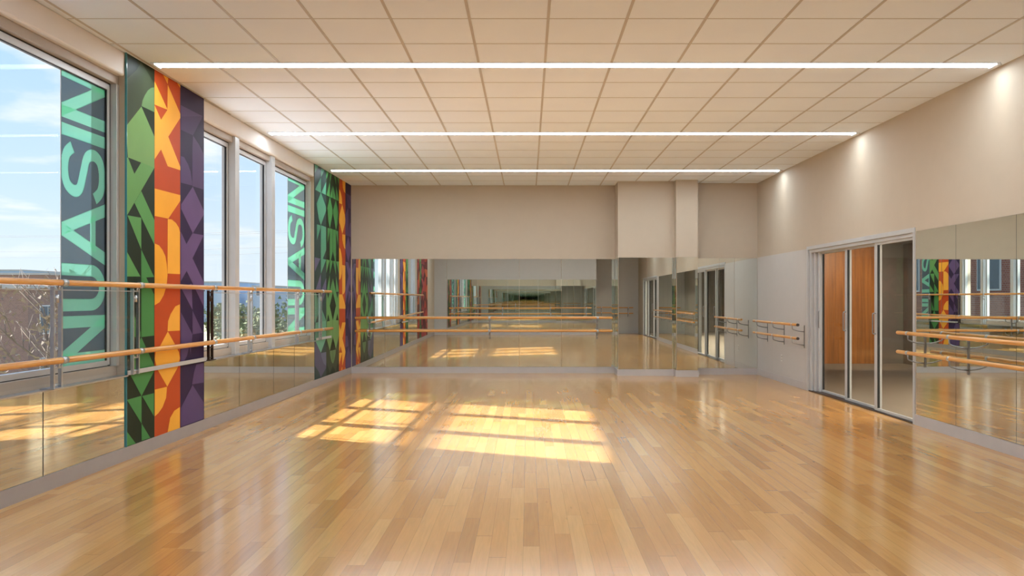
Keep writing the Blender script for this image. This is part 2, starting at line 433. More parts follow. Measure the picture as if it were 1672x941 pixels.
xr_ = [-3.18, -2.0, -.8, .4, 1.55, 2.69]
for i in range(5): mirror(FREAR(YREAR), xr_[i], xr_[i+1], 'tall mirror on the wall behind the camera, %s from the window side' % ord_[i], grp='rear wall mirror panels')

# ------------------------------------------------------------------ windows
def window(idx, a, b, mull, label, opens):
    w = thing('window_%d' % idx, FL((a+b)/2, -.12, SILL), label, 'window', kind='structure')
    bm = B()
    box(bm, FL, a, b, -.19, -.055, HEAD-.075, HEAD)            # head
    box(bm, FL, a, b, -.19, -.07, SILL-.012, SILL+.085)        # bottom rail
    obj('window_frame', bm, M['frame_warm'], w, .004)
    bm = B()
    box(bm, FL, a, a+.05, -.19, -.05, SILL+.085, HEAD-.075)
    box(bm, FL, b-.045, b, -.19, -.05, SILL+.085, HEAD-.075)
    obj('window_jamb', bm, M['alu_paint'], w, .003)
    for s in mull:
        bm = B()
        box(bm, FL, s-.065, s+.065, -.19, -.022, SILL+.0, HEAD-.001)
        obj('mullion', bm, M['alu_paint'], w, .004)
    edges = [a+.05] + [e for s in mull for e in (s-.065, s+.065)] + [b-.045]
    z0, z1 = SILL+.085, HEAD-.075
    for i in range(0, len(edges), 2):
        p, q = edges[i], edges[i+1]
        bm = B()
        g = .012; n0, n1 = -.165, -.095
        for (x0, x1, y0, y1) in ((p, p+g, z0, z1), (q-g, q, z0, z1), (p+g, q-g, z1-g*1.6, z1), (p+g, q-g, z0, z0+g*.6)):
            box(bm, FL, x0, x1, n0, n1-.012, y0, y1, 1)
        f = .035; p += g; q -= g
        for (x0, x1, y0, y1) in ((p, p+f*.6, z0+g, z1-g), (q-f, q, z0+g, z1-g), (p+f*.6, q-f, z1-g-.05, z1-g), (p+f*.6, q-f, z0+g*.6, z0+.05)):
            box(bm, FL, x0, x1, -.16, -.105, y0, y1, 0)
        box(bm, FL, q-f-.006, q-f, -.134, -.112, z0+.05, z1-.055, 1)
        box(bm, FL, p+f*.6, q-f-.007, -.134, -.112, z1-g-.058, z1-g-.05, 1)
        s = obj('window_sash', bm, [M['alu_paint'], M['gasket']], w)
        bm = B(); box(bm, FL, p+f*.6, q-f-.002, -.134, -.128, z0+.045, z1-g-.052)
        obj('window_pane', bm, M['glass'], s)
    return w
window(1, WIN[0][0], WIN[0][1], [], 'large near window on the left wall with aluminium frame', None)
window(2, WIN[1][0], WIN[1][1], [9.70, 11.00], 'far left wall window of three tall panes', None)
for i, (a, b) in enumerate(WIN):
    bm = B(); box(bm, FL, a, b, -.07, .03, SILL-.012, SILL)
    o = struct('trim_%d' % (5+i), bm, M['alu'], ['aluminium sill under the near window', 'aluminium sill under the far three-pane window'][i], 'window sill')

# window decals
def letter_strokes(ch):
    """strokes in (a = reading axis, b = letter height 0..1), polylines; widths in metres along z"""
    return {'N': (.42, [[(0,0),(0,1)], [(0,1),(1,0)], [(1,0),(1,1)]]),
            'I': (.10, [[(.5,0),(.5,1)]]),
            'A': (.52, [[(0,0),(.5,1)], [(.5,1),(1,0)], [(.2,.30),(.8,.30)]]),
            'U': (.39, [[(0,1),(0,.36)] + [(.5-.5*math.cos(t*math.pi/12), .36-.36*math.sin(t*math.pi/12)) for t in range(1,12)] + [(1,.36),(1,1)]]),
            'S': (.44, 'S')}[ch]
def decal(s0, s1, z0, z1, label, clip_top):
    t = thing('window_decal', FL((s0+s1)/2, -.118, z0), label, 'decal', 'window decals')
    allp = []
    bm = B(); box(bm, FL, s0-.006, s0, -.1275, -.126, z0, z1); obj('film_edge', bm, M['white'], t)
    HT = (s1 - s0) * .985; TH = .098
    def P(a, b): return (s1 - .004 - b * HT, a)          # (s, z)
    words = [('N', 1.285-.37-.03, .40), ('U', 1.325, .385), ('A', 1.715, .53), ('S', 2.245, .44), ('I', 2.726, .10), ('N', 2.868, .42)]
    n1 = -.1245
    for ch, za, wd in words:
        bm = B(); polys = []
        if ch == 'N':
            h = TH
            polys += [[(za,0),(za+h,0),(za+h,1),(za,1)], [(za+wd-h,0),(za+wd,0),(za+wd,1),(za+wd-h,1)]]
            polys += [[(za,1),(za+h*1.15,1),(za+wd,0),(za+wd-h*1.15,0)]]
        elif ch == 'I':
            polys += [[(za,0),(za+wd,0),(za+wd,1),(za,1)]]
        elif ch == 'A':
            h = .108; c = za+wd/2
            polys += [[(za,0),(za+h*1.05,0),(c+h*.5,1),(c-h*.5,1)], [(za+wd,0),(za+wd-h*1.05,0),(c-h*.5,1),(c+h*.5,1)]]
            polys += [[(za+.10,.23),(za+wd-.10,.23),(za+wd-.145,.36),(za+.145,.36)]]
        else:
            if ch == 'U':
                r = wd/2 - TH/2; cz = za+wd/2; bb = .34
                line = [(cz-r, 1.0)] + [(cz - r*math.cos(q*math.pi/16), bb - (bb-.065)*math.sin(q*math.pi/16)) for q in range(17)] + [(cz+r, 1.0)]
            else:
                ctl = [(.93,.76),(.78,.89),(.5,.935),(.24,.88),(.13,.73),(.20,.60),(.5,.515),(.80,.43),(.89,.27),(.78,.12),(.5,.065),(.22,.11),(.06,.25)]
                line = []
                for i in range(len(ctl)-1):
                    p0 = ctl[max(i-1,0)]; p1 = ctl[i]; p2 = ctl[i+1]; p3 = ctl[min(i+2,len(ctl)-1)]
                    for q in range(6):
                        u = q/6
                        f = lambda k: .5*((2*p1[k])+(-p0[k]+p2[k])*u+(2*p0[k]-5*p1[k]+4*p2[k]-p3[k])*u*u+(-p0[k]+3*p1[k]-3*p2[k]+p3[k])*u**3)
                        line.append((za + f(0)*wd, f(1)))
                line.append((za+ctl[-1][0]*wd, ctl[-1][1]))
            # ribbon with metric width
            pm = [Vector((a, b*HT)) for a, b in line]; hw = TH/2*1.02
            Lf, Rt = [], []
            for i, p in enumerate(pm):
                d = (pm[min(i+1,len(pm)-1)] - pm[max(i-1,0)]).normalized(); nn = Vector((-d.y, d.x))
                Lf.append(p+nn*hw); Rt.append(p-nn*hw)
            for i in range(len(pm)-1):
                polys.append([(q.x, min(1,max(0,q.y/HT))) for q in (Lf[i], Lf[i+1], Rt[i+1], Rt[i])])
        for pl in polys:
            # clip against decal bounds in z
            pl = clip(pl, 0, z0+.002, 1); pl = clip(pl, 0, z1-.002, -1)
            if len(pl) < 3: continue
            allp.append([P(a, b) for a, b in pl]); vs = []
            for a, b in pl:
                s, z = P(a, b); vs.append(bm.verts.new(FL(s, n1, z)))
            try: bm.faces.new(vs)
            except ValueError: pass
        o = obj('letter', bm, M['film_mint'], t); o['label'] = 'mint green letter %s' % ch
    # backing film, cut away behind the letters
    bm = B(); ns = int((s1-s0)/.0055); nz_ = int((z1-z0)/.0055)
    def inside(p):
        for pl in allp:
            c = False; j = len(pl)-1
            for i in range(len(pl)):
                if (pl[i][1] > p[1]) != (pl[j][1] > p[1]) and p[0] < (pl[j][0]-pl[i][0])*(p[1]-pl[i][1])/(pl[j][1]-pl[i][1]) + pl[i][0]: c = not c
                j = i
            if c: return True
        return False
    grid = [[(s0+(s1-s0)*i/ns, z0+(z1-z0)*j/nz_) for j in range(nz_+1)] for i in range(ns+1)]
    ins = [[inside(q) for q in row] for row in grid]; vv = {}
    def gv(i, j):
        if (i, j) not in vv: vv[(i, j)] = bm.verts.new(FL(grid[i][j][0], -.1262, grid[i][j][1]))
        return vv[(i, j)]
    for i in range(ns):
        for j in range(nz_):
            if ins[i][j] and ins[i+1][j] and ins[i][j+1] and ins[i+1][j+1]: continue
            bm.faces.new((gv(i,j), gv(i+1,j), gv(i+1,j+1), gv(i,j+1)))
    obj('backing_film', bm, M['film_back'], t)
    return t
def clip(pl, ax, val, sgn):
    out = []
    for i in range(len(pl)):
        p, q = pl[i], pl[(i+1)%len(pl)]
        ip = sgn*(p[ax]-val) >= 0; iq = sgn*(q[ax]-val) >= 0
        if ip: out.append(p)
        if ip != iq:
            t = (val-p[ax])/(q[ax]-p[ax]); out.append(tuple(p[k]+t*(q[k]-p[k]) for k in range(2)))
    return out
decal(6.32, 6.955, .885, 3.238, 'slate window decal with mint green letters NUASIN on the near window', True)
M['film_back'] = film('slate_window_film_sunlit', (80,92,96), .55, (.16,.19,.20)); M['film_mint'] = film('mint_window_film_sunlit', (92,158,128), .55, (.34,.70,.48))  # darkened film copies: the colour offsets sunlight on the far decal
decal(11.93, 12.775, .885, 3.238, 'slate window decal with mint green letters NUASIN on the far window', True)

# ------------------------------------------------------------------ patterned banners
ART_GREEN = [
    ('o', [(0.513, 3.59), (0.991, 3.46), (0.991, 3.255), (0.521, 3.185), (0, 2.944), (0, 3.357), (0.162, 3.417), (0.359, 3.493)]),
    ('m', [(0.991, 3.423), (0.865, 3.4), (0.75, 3.361), (0.645, 3.303), (0.562, 3.244), (0.529, 3.188), (0.991, 3.189)]),
    ('l', [(0.521, 3.183), (0.991, 2.958), (0.991, 2.663), (0.065, 2.676), (0, 2.944)]),
    ('l2', [(0.513, 2.672), (0.991, 2.663), (0.046, 2.167), (0, 2.185), (0, 2.664), (0.065, 2.676), (0.279, 2.548)]),
    ('l3', [(0.513, 2.409), (0.991, 2.168), (0.991, 1.936), (0.279, 2.287)]),
    ('l3', [(0.046, 2.162), (0.513, 2.165), (0.513, 1.876)]),
    ('l3', [(0, 1.853), (0.48, 1.628), (0, 1.621)]),
    ('l4', [(0.513, 1.875), (0.977, 1.63), (0.687, 1.622), (0.977, 1.464), (0.977, 1.077), (0.513, 1.074)]),
    ('l4', [(0.181, 1.341), (0.488, 1.12), (0.488, 1.078), (0.181, 1.08)]),
    ('l4', [(0.513, 1.074), (0.969, 0.799), (0.969, 0.738), (0.521, 0.534), (0.142, 0.746), (0.319, 0.964)]),
    ('l4', [(0.027, 0.532), (0.521, 0.537), (0.521, 0.282)]),
    ('l4', [(0.541, 0.533), (0.969, 0.534), (0.969, 0.315)]),
    ('l4', [(0, 0.263), (0.319, 0.119), (0, 0.124)]),
    ('l4', [(0.521, 0.282), (0.835, 0.123), (0.521, 0.127)]),
]
ART_ORANGE = [
    ('l', [(0.313, 3.59), (0.515, 3.59), (0.493, 3.526)]),
    ('l', [(0.867, 3.59), (1, 3.59), (1, 3.558)]),
    ('l', [(0, 3.483), (0.493, 3.274), (0, 3.262)]),
    ('l', [(0.493, 3.521), (1, 3.297), (1, 3.256), (0.515, 3.013), (1, 2.761), (1, 2.726), (0.493, 2.722), (0.237, 2.861), (0, 2.745), (0, 3.256), (0.237, 3.146), (0.479, 3.272)]),
    ('m', [(0, 2.468), (1, 2.474), (1, 2.417), (0.515, 2.21), (0, 2.208)]),
    ('l', [(0.493, 2.206), (0.654, 2.209), (0.819, 2.183), (0.939, 2.142), (0.987, 2.096), (0.987, 1.674), (0.483, 1.671)]),
    ('m', [(0, 1.947), (0.159, 1.936), (0.29, 1.896), (0.402, 1.837), (0.456, 1.757), (0.483, 1.654), (0.447, 1.551), (0.335, 1.459), (0.18, 1.391), (0, 1.364)]),
    ('l', [(0.978, 1.368), (0.795, 1.349), (0.607, 1.275), (0.506, 1.207), (0.483, 1.107), (0.978, 1.103)]),
    ('l', [(0.493, 1.104), (0.819, 0.95), (0.939, 0.886), (0.978, 0.825), (0.891, 0.734), (0.47, 0.565), (0.072, 0.766), (0, 0.853), (0.029, 0.918), (0.159, 0.955)]),
    ('l', [(0, 0.565), (0.461, 0.565), (0.425, 0.459), (0.29, 0.378), (0.137, 0.333), (0, 0.312)]),
    ('l', [(0.978, 0.33), (0.748, 0.309), (0.584, 0.252), (0.483, 0.118), (0.978, 0.118)]),
]
ART_PURPLE = [
    ('m', [(0.02, 3.389), (0.941, 3.395), (0.034, 3.274)]),
    ('d', [(0.034, 3.274), (0.941, 3.395), (0.52, 3.14), (0.02, 3.139)]),
    ('m', [(0.52, 3.138), (0.786, 3.068), (0.988, 2.989), (0.988, 2.86), (0.988, 2.607), (0.496, 2.605), (0.496, 3.01)]),
    ('m', [(0.02, 2.872), (0.15, 2.874), (0.316, 2.815), (0.413, 2.751), (0.481, 2.647), (0.481, 2.61), (0.02, 2.603)]),
    ('l', [(0.51, 2.6), (0.988, 2.378), (0.988, 2.334), (0.51, 2.111), (0.034, 2.336), (0.034, 2.384)]),
    ('l', [(0.02, 2.104), (0.245, 1.988), (0.496, 2.111), (0.983, 2.112), (0.496, 1.849), (0.988, 1.603), (0.988, 1.336), (0.254, 1.712), (0.02, 1.603)]),
    ('l', [(0.034, 1.532), (0.461, 1.584), (0.496, 1.308)]),
    ('m', [(0.02, 1.288), (0.496, 1.051), (0.413, 0.845), (0.364, 0.931), (0.268, 0.837), (0.127, 0.777), (0.02, 0.764)]),
    ('m', [(0.496, 1.3), (0.941, 1.058), (0.496, 1.051)]),
    ('m', [(0.66, 0.728), (0.983, 0.732), (0.983, 0.517), (0.471, 0.529), (0.56, 0.653)]),
    ('m', [(0.496, 0.521), (0.983, 0.301), (0.983, 0.13), (0.011, 0.126), (0.011, 0.313)]),
]

def colour_set(name, d): return {k: plain('%s_%s' % (name, k), v, .5, var=.05, scale=2.5, spec=.16) for k, v in d.items()}
PG = colour_set('banner_green', dict(base=(28,42,28), o=(58,68,50), m=(96,128,84), l=(112,152,88), l2=(98,150,84), l3=(88,148,82), l4=(70,134,72)))
PO = colour_set('banner_orange', dict(base=(188,72,26), l=(246,174,58), m=(243,168,46)))
PP = colour_set('banner_purple', dict(base=(44,30,66), m=(84,66,108), l=(100,78,124), d=(72,56,96)))
PT = colour_set('banner_teal', dict(base=(46,66,64), o=(86,84,106), m=(104,108,128), l=(110,170,140), l2=(96,150,124), l3=(100,96,124), l4=(84,150,120)))
PR = colour_set('banner_red', dict(base=(96,30,30), l=(176,62,52), m=(200,100,60)))
PM = colour_set('banner_maroon', dict(base=(70,24,40), m=(150,50,60), l=(170,70,76), d=(110,36,50)))
def band(parent, name, art, pal, s0, s1, n0, flipu=False, flipz=False, label=None, sq=1.0, dz=0, reps=1):
    keys = list(pal.keys()); bm = B()
    box(bm, FL, s0, s1, .0, n0, BB, H-.002, keys.index('base'))
    for rep in range(reps):
      for j, (c, pl) in enumerate(art):
        vs = []
        pts = []
        for u, z in pl:
            uu = 1-u if flipu else u; zz = (BB + H - z) if flipz else z
            if reps > 1: uu = (uu + rep) / reps if rep % 2 == 0 else (1 - uu + rep) / reps
            zz = BB + (zz-BB)*sq + dz
            pts.append((uu, zz))
        pts = clip(clip(pts, 1, BB+.002, 1), 1, H-.003, -1)
        if len(pts) < 3: continue
        for uu, zz in pts:
            vs.append(bm.verts.new(FL(s0 + (s1-s0)*uu, n0 + .0006 + .00018*j, zz)))
        try: f = bm.faces.new(vs); f.material_index = keys.index(c)
        except ValueError: continue
    o = obj(name, bm, [pal[k] for k in keys], parent)
    # flat art must face the room
    if label: o['label'] = label
    return o
t = thing('patterned_banner', FL(7.86, 0, BB), 'large wall banner of green, orange and purple geometric bands between the windows', 'banner')
band(t, 'green_band', ART_GREEN, PG, 7.05, 7.57, .008, label='green band of triangles')
band(t, 'orange_band', ART_ORANGE, PO, 7.57, 8.105, .008, label='orange and rust band of triangles and arcs')
band(t, 'purple_band', ART_PURPLE, PP, 8.105, 8.672, .008, label='purple band of facets')
bm = B(); box(bm, FL, 7.046, 7.052, 0, .018, BB, H-.003); obj('panel_edge', bm, M['glass_edge'], t)
t = thing('patterned_banner', FL(14.1, 0, BB), 'patterned banner in the far left corner, slate, green, orange and purple bands', 'banner')
def double(art): return art
band(t, 'slate_band', ART_GREEN, PT, 12.873, 13.56, .008, flipz=True, label='teal and slate band')
for lo_, hi_, fu in ((0,1,False),):
    band(t, 'green_band', ART_GREEN, PG, 13.56, 14.41, .008, flipz=True, reps=2, label='green band of triangles')
band(t, 'orange_band', ART_ORANGE, PO, 14.41, 14.87, .008, flipz=True, label='orange and rust band')
band(t, 'purple_band', ART_PURPLE, PP, 14.87, YB-.02, .008, flipu=True, label='purple band')
t = thing('patterned_banner', FL(3.1, 0, BB), 'dark red patterned banner nearest the camera, seen only in the back mirror', 'banner')
band(t, 'red_band', ART_ORANGE, PR, 1.6, 2.6, .008, label='red band')
band(t, 'maroon_band', ART_PURPLE, PM, 2.6, 3.6, .008, label='maroon band')
band(t, 'green_band', ART_GREEN, PG, 3.6, 4.1, .008, label='green band')
band(t, 'rust_band', ART_ORANGE, PR, 4.1, 4.7, .008, flipz=True, label='rust band')

# ------------------------------------------------------------------ barres
def bracket(F, s, zu, zl, parent, n=.2, off=.0, m=None):
    """wall plate with two curved arms holding the rails"""
    m = m or M['steel']
    bm = B()
    box(bm, F, s+off-.014, s+off+.014, .0065, .014, zl-.16, zu-.015)
    for z in (zu, zl):
        tube(bm, rounded([F(s, n, z-.022), F(s, n, z-.075), F(s+off*.5, n*.55, z-.105), F(s+off, .012, z-.115)]), .0075, 8)
    for z in (zu-.05, zl-.135): tube(bm, [F(s+off, .013, z), F(s+off, .018, z)], .006, 8)
    o = obj('bracket', bm, m, parent)
    for z in (zu, zl):
        bm = B(); tube(bm, [F(s-.02, n, z), F(s+.02, n, z)], .0235, 16)
        obj('rail_clamp', bm, M['alu'], o)
    return o
def wall_barre(F, s0, s1, zu, zl, brk, label, wm, mid, n=.2, dark_end=False):
    t = thing('ballet_barre', F((s0+s1)/2, n/2, zl-.16), label, 'barre')
    for nm, z, e in (('upper_rail', zu, 0), ('lower_rail', zl, 0)):
        bm = B(); barrel(bm, [F(s0+e, n, z), F(s0+(s1-s0)*.5, n, z), F(s1, n, z)], .0215)
        obj(nm, bm, M[wm], t)
        if dark_end:
            bm = B(); tube(bm, [F(s0-.012, n, z), F(s0+.012, n, z)], .0222, 16); obj('end_cap', bm, M['black'], t)
    for s in brk: bracket(F, s, zu, zl, t, n)
    return t
wall_barre(FB(YB), -3.27, 1.60, 1.062, .815, (-3.03, -.73, 1.32), 'long double wooden barre across the back wall mirrors', 'wood_x', None, n=.2)
wall_barre(FR, 12.3, 14.62, 1.022, .812, (12.55, 13.5, 14.4), 'short double wooden barre on the grey wall between far corner and glass door', 'wood_y', None, dark_end=True)
wall_barre(FR, 2.5, 9.07, 1.042, .826, (8.83, 7.98, 6.2, 4.4, 2.8), 'double wooden barre mounted on the right wall mirrors at the photo edge', 'wood_y', None)
wall_barre(FREAR(YREAR), -3.1, 2.5, 1.062, .83, (-2.9, -1.0, .9, 2.3), 'double wooden barre on the mirrors behind the camera', 'wood_x', None)
wall_barre(FREAR(YALC), 2.9, 4.3, 1.062, .83, (3.1, 4.1), 'short double wooden barre in the alcove behind the camera', 'wood_x', None)

# long window barre carried by posts and glass guards
t = thing('window_barre', FL(9, .06, SILL), 'long double wooden barre on steel posts in front of the left windows', 'barre')
NB = .07
def zlow(s): return .966 + (.918-.966)*(s-5.3)/(13.7-5.3)
ZU = 1.545
bm = B(); barrel(bm, [FL(3.6, NB, ZU), FL(8, NB, ZU), FL(13.62, NB, ZU)], .0235); obj('upper_rail', bm, M['wood_y'], t)
bm = B(); barrel(bm, [FL(3.6, NB, zlow(3.6)), FL(8, NB, zlow(8)), FL(13.72, NB, zlow(13.72))], .0245); obj('lower_rail', bm, M['wood_y'], t)
posts = [4.3, 5.98, 7.13, 8.74, 9.93, 11.82, 13.05]
for i, s in enumerate(posts):
    dark = abs(s-8.74) < .01  # backlit post: its silhouette shade is put into the colour
    m = M['darksteel'] if dark else M['alu']
    bm = B()
    for d in (-.048, .048):
        box(bm, FL, s+d-.009, s+d+.009, .035, .062, SILL, ZU-.03)
    if not 7.05 < s < 8.674 and s < 12.87: box(bm, FL, s-.08, s+.08, -.03, .08, SILL, SILL+.01)
    for z in (SILL+.03, ZU-.11):
        tube(bm, [FL(s-.05, .048, z), FL(s+.05, .048, z)], .007, 8)
    tube(bm, [FL(s, .048, ZU-.15), FL(s, .048, ZU-.09)], .018, 12)
    for z, q in ((ZU, s), (zlow(s), s)):
        tube(bm, [FL(q, .062, z-.05), FL(q, NB, z-.02)], .009, 8)
        box(bm, FL, q-.05, q+.05, .045, .06, z-.06, z-.045)
    p = obj('post', bm, m, t)
    for z in (ZU, zlow(s)):
        bm = B(); tube(bm, [FL(s+.02, NB, z), FL(s+.085, NB, z)], .0275, 18); obj('rail_collar', bm, M['alu'], p)
for a, b in ((4.36, 5.92), (6.04, 7.07), (8.80, 9.87), (9.99, 11.76), (11.88, 12.99)):
    bm = B(); box(bm, FL, a, b, .044, .052, .80, 1.488); o = obj('glass_guard', bm, M['glass_guard'], t)
    bm = B(); box(bm, FL, a, b, .043, .053, 1.488, 1.494); obj('guard_edge', bm, M['alu_paint'], o)
for a, b in ((7.03, 8.68), (12.87, 13.78)):
    bm = B(); box(bm, FL, a, b, .030, .040, .752, .792); obj('bottom_bar', bm, M['alu_paint'], t, .002)

# ------------------------------------------------------------------ linear lights
def light(y, label):
    x0, x1 = XL(y)+.108, XR(y)-.095
    t = thing('linear_light', Vector(((x0+x1)/2, y, H-.01)), label, 'ceiling light', 'linear ceiling lights')
    bm = B()
    box(bm, FW, x0, x1, y-.073, y-.065, H-.008, H); box(bm, FW, x0, x1, y+.065, y+.073, H-.008, H)
    box(bm, FW, x0-.03, x0, y-.073, y+.073, H-.018, H); box(bm, FW, x1, x1+.03, y-.073, y+.073, H-.018, H)
    obj('light_trim', bm, M['tile'], t)
    bm = B(); box(bm, FW, x0, x1, y-.065, y+.065, H-.009, H-.002); obj('diffuser', bm, M['led'], t)
for y, l in ((7.419, 'long linear ceiling light nearest the camera in the photo'), (10.49, 'middle linear ceiling light across the room'), (13.54, 'farthest linear ceiling light, before the back wall'),
             (4.37, 'linear ceiling light above the top edge of the photo'), (1.3, 'linear ceiling light above the camera')):
    light(y, l)
for y, l in ((7.419, 'small recessed wall washer at the right end of the nearest linear light'), (10.49, 'small recessed wall washer at the right end of the middle linear light'), (13.54, 'small recessed wall washer at the right end of the farthest linear light')):
    x = XR(y) - .045
    bm = B(); tube(bm, [(x, y, H-.006), (x, y, H+.001)], .028, 16)
    tag(obj('wall_washer', bm, M['tee']), l, 'spotlight', 'wall washers')
    ld = bpy.data.lights.new('wall_wash_lamp', 'SPOT'); ld.energy = 3.2; ld.color = (1,.82,.60); ld.spot_size = math.radians(62); ld.spot_blend = 1; ld.shadow_soft_size = .02
    lo_ = bpy.data.objects.new('wall_wash_lamp', ld); COL.objects.link(lo_); lo_.location = (x-.09, y, H-.03)
    lo_.rotation_euler = Vector((.12, 0, -1)).to_track_quat('-Z', 'Y').to_euler()

# ------------------------------------------------------------------ sliding glass doors + corridor
def sliding_door(idx, a, b, label):
    d = thing('door_%d' % idx, FR((a+b)/2, -.08, 0), label, 'door', kind='structure')
    bm = B()
    box(bm, FR, a, b, -.16, .012, DH-.055, DH)
    box(bm, FR, a+.03, b-.05, -.16, -.01, DH-.10, DH-.055)
    box(bm, FR, a, a+.045, -.16, .012, 0, DH-.055)
    box(bm, FR, b-.06, b, -.16, .012, 0, DH-.055)
    for k in range(3): box(bm, FR, b-.06-.075*(k+1), b-.06-.075*k-.012, -.16, -.012-.035*k, 0, DH-.055)
    obj('door_frame', bm, M['alu_paint'], d, .003)
    bm = B()
    box(bm, FR, a+.045, b-.06, -.15, -.0, 0.0, .012); 
    obj('floor_track', bm, M['darksteel'], d)
    A, Z = a+.045, b-.285
    w = (Z-A)/3
    for k in range(3):
        p, q = A + w*k, A + w*(k+1) + .05
        n1 = -.03 - .042*k; n0 = n1-.034
        lf = B()
        st = .08
        box(lf, FR, p, p+st, n0, n1, .014, DH-.10); box(lf, FR, q-st, q, n0, n1, .014, DH-.10)
        box(lf, FR, p+st, q-st, n0, n1, DH-.13, DH-.10); box(lf, FR, p+st, q-st, n0, n1, .014, .045)
        leaf = obj('door_leaf', lf, M['alu_paint'], d, .002)
        bm = B(); box(bm, FR, p+st, q-st, n0+.014, n0+.02, .045, DH-.13); obj('glass_pane', bm, M['glass_door'], leaf)
        bm = B()
        hs = q-st/2
        tube(bm, rounded([FR(hs, n1, .98), FR(hs, n1+.04, .98), FR(hs, n1+.04, 1.24), FR(hs, n1, 1.24)]), .008, 8)
        obj('handle', bm, M['steel'], leaf)
        bm = B(); box(bm, FR, q-st-.008, q-st, n0+.002, n1-.002, .045, DH-.13); box(bm, FR, p+st, p+st+.006, n0+.002, n1-.002, .045, DH-.13); obj('seal', bm, M['gasket'], leaf)
    return d
sliding_door(1, D1[0], D1[1], 'three-leaf sliding glass door in the right wall')
sliding_door(2, D2[0], D2[1], 'sliding glass door behind the camera in the right wall')
# corridor
CY, CX, CH = 17.6, 8.25, 2.62
bm = B()
box(bm, FW, XR(12)+.18-.02, CX+.2, -4, CY+.2, -.12, .0)
struct('floor_corridor', bm, M['carpet'], 'beige corridor floor beyond the glass door')
bm = B(); box(bm, FW, XR0+.14, CX+.2, -4, CY+.2, CH, CH+.15)
struct('ceiling_corridor', bm, M['dark_wall'], 'low corridor ceiling beyond the glass door')
bm = B()
box(bm, FW, XR(15)+.18, CX+.2, CY, CY+.2, 0, CH)
box(bm, FW, CX, CX+.2, -4, CY, 0, CH)
box(bm, FW, XR(YALC)+.17, CX+.2, -4.2, -4, 0, CH)
box(bm, FW, XR(15.5)+.16, XR(15.5)+.36, YB+.1, CY, 0, CH)
struct('wall_corridor', bm, M['dark_wall'], 'dark taupe corridor walls beyond the glass door')
w = thing('door_3', Vector((7.05, CY-.02, 0)), 'amber wooden double door at the end of the corridor', 'door', kind='structure')
for a, b in ((6.40, 7.02), (7.03, 7.66)):
    bm = B(); box(bm, FW, a, b, CY-.05, CY-.005, .0, CH-.12); lf = obj('door_leaf', bm, M['wood_door'], w, .003)
    hx = b-.06 if a < 7 else b-.05
    bm = B(); tube(bm, rounded([(hx, CY-.05, 1.1), (hx, CY-.09, 1.1), (hx, CY-.09, 1.5), (hx, CY-.05, 1.5)]), .01, 8); obj('handle', bm, M['white'], lf)
bm = B(); box(bm, FW, 6.34, 6.40, CY-.06, CY-.002, 0, CH-.06); box(bm, FW, 7.66, 7.72, CY-.06, CY-.002, 0, CH-.06); box(bm, FW, 6.40, 7.66, CY-.06, CY-.002, CH-.12, CH-.06)
obj('door_frame', bm, M['wood_door'], w)
for i, (x, y) in enumerate(((6.7, 8.2), (7.85, 10.4), (6.4, 5.0), (6.4, 0.5))):  # first panel is added out of view to light the wooden door
    bm = B(); box(bm, FW, x-.3, x+.3, y-.9, y+.9, CH-.012, CH+.001)
    tag(obj('corridor_light', bm, M['led_cor']), ['corridor ceiling light beyond the near mirrors, facing the wooden door', 'corridor ceiling light seen through the nearest door leaf', 'corridor ceiling light behind the right mirrors', 'corridor ceiling light by the rear door'][i], 'ceiling light')

for x, y, tx, l in ((6.9, 15.6, 7.0, 'corridor spotlight aimed at the amber wooden door'),):  # spot added to brighten the wooden door, no known fixture there
    bm = B(); tube(bm, [(x, y, CH-.05), (x, y, CH)], .045, 16)
    tag(obj('corridor_spotlight', bm, M['tee']), l, 'spotlight')
    ld = bpy.data.lights.new('corridor_lamp', 'SPOT'); ld.energy = 150; ld.color = (1,.88,.68); ld.spot_size = math.radians(110); ld.spot_blend = .9; ld.shadow_soft_size = .04
    lo_ = bpy.data.objects.new('corridor_lamp', ld); COL.objects.link(lo_); lo_.location = (x, y, CH-.09)
    lo_.rotation_euler = (Vector((tx, CY, .9)) - Vector((x, y, CH-.09))).to_track_quat('-Z', 'Y').to_euler()
# outlet on the grey wall
t = thing('wall_outlet', FR(13.62, .006, .36), 'small white wall outlet low on the grey wall left of the glass door', 'outlet')
bm = B(); box(bm, FR, 13.585, 13.655, .006, .012, .36, .475); obj('cover_plate', bm, M['white'], t, .002)
bm = B(); box(bm, FR, 13.605, 13.635, .012, .014, .38, .41); box(bm, FR, 13.605, 13.635, .012, .014, .425, .455); obj('socket', bm, M['base'], t)
# sprinkler-like end plate on left of lights is part of trim

# ------------------------------------------------------------------ outdoors
def outdoor_ground():
    m, nt, bs = mat('dry_grass_ground')
    tc = nt.nodes.new('ShaderNodeTexCoord'); nz = nt.nodes.new('ShaderNodeTexNoise'); nz.inputs['Scale'].default_value = .12; nz.inputs['Detail'].default_value = 8
    L(nt, tc.outputs['Object'], nz.inputs['Vector']); cr = nt.nodes.new('ShaderNodeValToRGB'); e = cr.color_ramp.elements
    e[0].position = .35; e[0].color = s2l((104,112,84)); e[1].position = .65; e[1].color = s2l((176,166,146))
    L(nt, nz.outputs['Fac'], cr.inputs['Fac']); L(nt, cr.outputs['Color'], bs.inputs['Base Color']); bs.inputs['Roughness'].default_value = .95
    return m
GZ = -6.0
bm = B(); box(bm, FW, -420, 60, -200, 420, GZ-.5, GZ)
g = tag(obj('ground', bm, outdoor_ground()), 'dry grass ground outside below the windows', 'ground', kind='structure')
